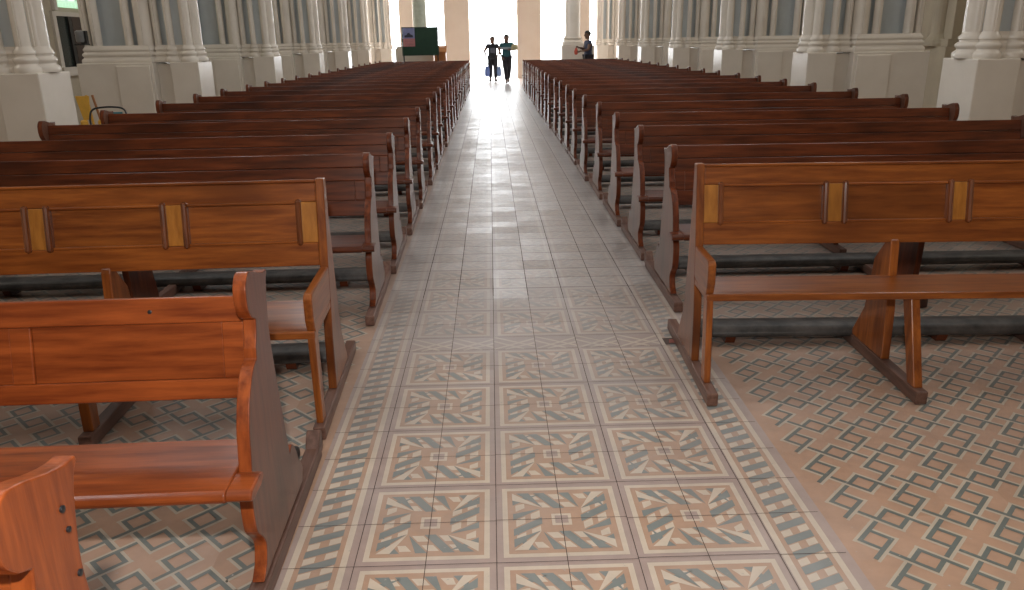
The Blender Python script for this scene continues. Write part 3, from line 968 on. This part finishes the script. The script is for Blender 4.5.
# woman-sized walker on the left
J = dict(id='a', pelvis=(0, 0, .90), chest=(0, 0, 1.22), neck=(0, .0, 1.38), head=(0, -.02, 1.50),
         shL=(.17, 0, 1.33), elL=(.27, .03, 1.10), wrL=(.20, -.13, .95), shR=(-.17, 0, 1.33), elR=(-.30, .03, 1.12), wrR=(-.26, -.08, .92),
         hpL=(.09, 0, .86), knL=(.10, -.10, .50), anL=(.10, -.02, .10), toeL=(.11, -.16, .035),
         hpR=(-.09, 0, .86), knR=(-.09, -.05, .48), anR=(-.10, .10, .10), toeR=(-.11, -.04, .035))
pa, skA, elA = person((.10, 31.6, 0), 0, J, dict(skin=BROWN, shirt=BLACK, trousers=BLACK, shoe=SHOE, hair=HAIR),
       'person in dark T-shirt walking up the aisle, left one of the pair', scale=1.02)
l = MB(); l.box(-.09, .09, -.165, -.145, 1.04, 1.22); l.build('shirt_print', GREYC, pa)
bagm = simple('blue_plastic_bag', (.16, .25, .62), .5)
def bag(name, loc, w, h, mat, label, cat):
    r = empty(name, loc)
    b = MB()
    rings = []
    for t, (sx, sy) in enumerate(((.75, .6), (1, 1), (1.0, .95), (.85, .6), (.55, .3))):
        z = h * t / 4
        rings.append([(sx * w * math.cos(a) + .01 * math.sin(3 * a), sy * w * .45 * math.sin(a), z) for a in [2 * PI * k / 14 for k in range(14)]])
    b.rings(rings); b.build('bag_body', mat, r, smooth=True)
    for s in (-1, 1):
        c = MB(); c.tube(arc([(s * w * .4, 0, h * .98), (s * w * .25, 0, h * 1.2), (0, 0, h * 1.3)], 4), .006, 6); c.build('handle', mat, r)
    tag(r, label, cat); return r
bag('shopping_bag', (-.12, 31.40, .20), .10, .38, bagm, 'blue plastic bag carried beside the legs of the left walker', 'bag')
bag('shopping_bag', (.34, 31.36, .20), .085, .36, simple('pale_blue_bag', (.22, .33, .60), .5), 'pale blue bag hanging between the two walkers', 'bag')

J = dict(id='b', pelvis=(0, 0, .95), chest=(0, 0, 1.28), neck=(0, .0, 1.45), head=(0, -.02, 1.58),
         shL=(.20, 0, 1.39), elL=(.30, -.02, 1.20), wrL=(.12, -.22, 1.19), shR=(-.20, 0, 1.39), elR=(-.27, .02, 1.14), wrR=(-.18, -.12, .95),
         hpL=(.09, 0, .90), knL=(.08, -.05, .50), anL=(.05, .16, .14), toeL=(.05, .02, .06),
         hpR=(-.09, 0, .90), knR=(-.05, -.12, .50), anR=(-.02, -.02, .10), toeR=(-.02, -.17, .035))
pb, skB, elB = person((.61, 30.0, 0), 0, J, dict(skin=BROWN, shirt=TEALC, trousers=BLACK, shoe=SHOE, hair=HAIR),
       'taller person in teal top and dark trousers walking in the aisle, one arm bent', scale=1.0)
l = MB(); l.lathe(0, 0, [(.228, 1.20), (.232, 1.24), (.228, 1.28)], 20)
o = l.build('shirt_stripe', simple('pale_stripe', (.30, .36, .40), .8), pb, smooth=True); o.scale = (1, .7, 1)
hb = empty('held_bundle', (.89, 29.74, 1.16))
b = MB(); b.lathe(0, 0, [(.05, 0), (.11, .03), (.12, .12), (.09, .20), (.03, .22)], 16); b.build('bundle', simple('yellow_grey_cloth', (.42, .38, .22), .8), hb, smooth=True)
b = MB(); b.tube(arc([(-.05, 0, .21), (0, 0, .26), (.05, 0, .21)], 4), .008, 6); b.build('handle', GREYC, hb)
tag(hb, 'pale bundle held at the side of the teal-shirted walker', 'bag')

# man by the right column, in profile facing left
J = dict(id='c', pelvis=(0, 0, .97), chest=(0, 0, 1.32), neck=(0, .0, 1.50), head=(0, -.03, 1.65),
         shL=(.20, 0, 1.43), elL=(.24, -.06, 1.17), wrL=(.14, -.28, 1.12), shR=(-.20, 0, 1.43), elR=(-.24, -.08, 1.18), wrR=(-.08, -.30, 1.24),
         hpL=(.09, 0, .92), knL=(.10, -.02, .50), anL=(.10, .02, .09), toeL=(.11, -.12, .035),
         hpR=(-.09, 0, .92), knR=(-.10, -.02, .50), anR=(-.10, .02, .09), toeR=(-.11, -.12, .035))
pc, skC, elC = person((3.40, 28.35, 0), math.radians(-80), J, dict(skin=BROWN, shirt=NAVY, trousers=BLACK, shoe=SHOE, hair=HAIR),
       'person in navy shirt standing in profile beyond the right pews, holding something red')
rb = empty('red_pouch', (2.98, 28.33, 1.0))
b = MB(); b.lathe(0, 0, [(.02, 0), (.06, .03), (.07, .12), (.04, .20), (.02, .24)], 14); b.build('pouch', simple('red_cloth', (.60, .10, .06), .6), rb, smooth=True)
b = MB(); b.tube([(0, 0, .23), (.01, 0, .29)], .008, 6); b.build('strap', simple('red_strap', (.4, .08, .05), .6), rb)
tag(rb, 'small red pouch in the hands of the navy-shirted person', 'bag')
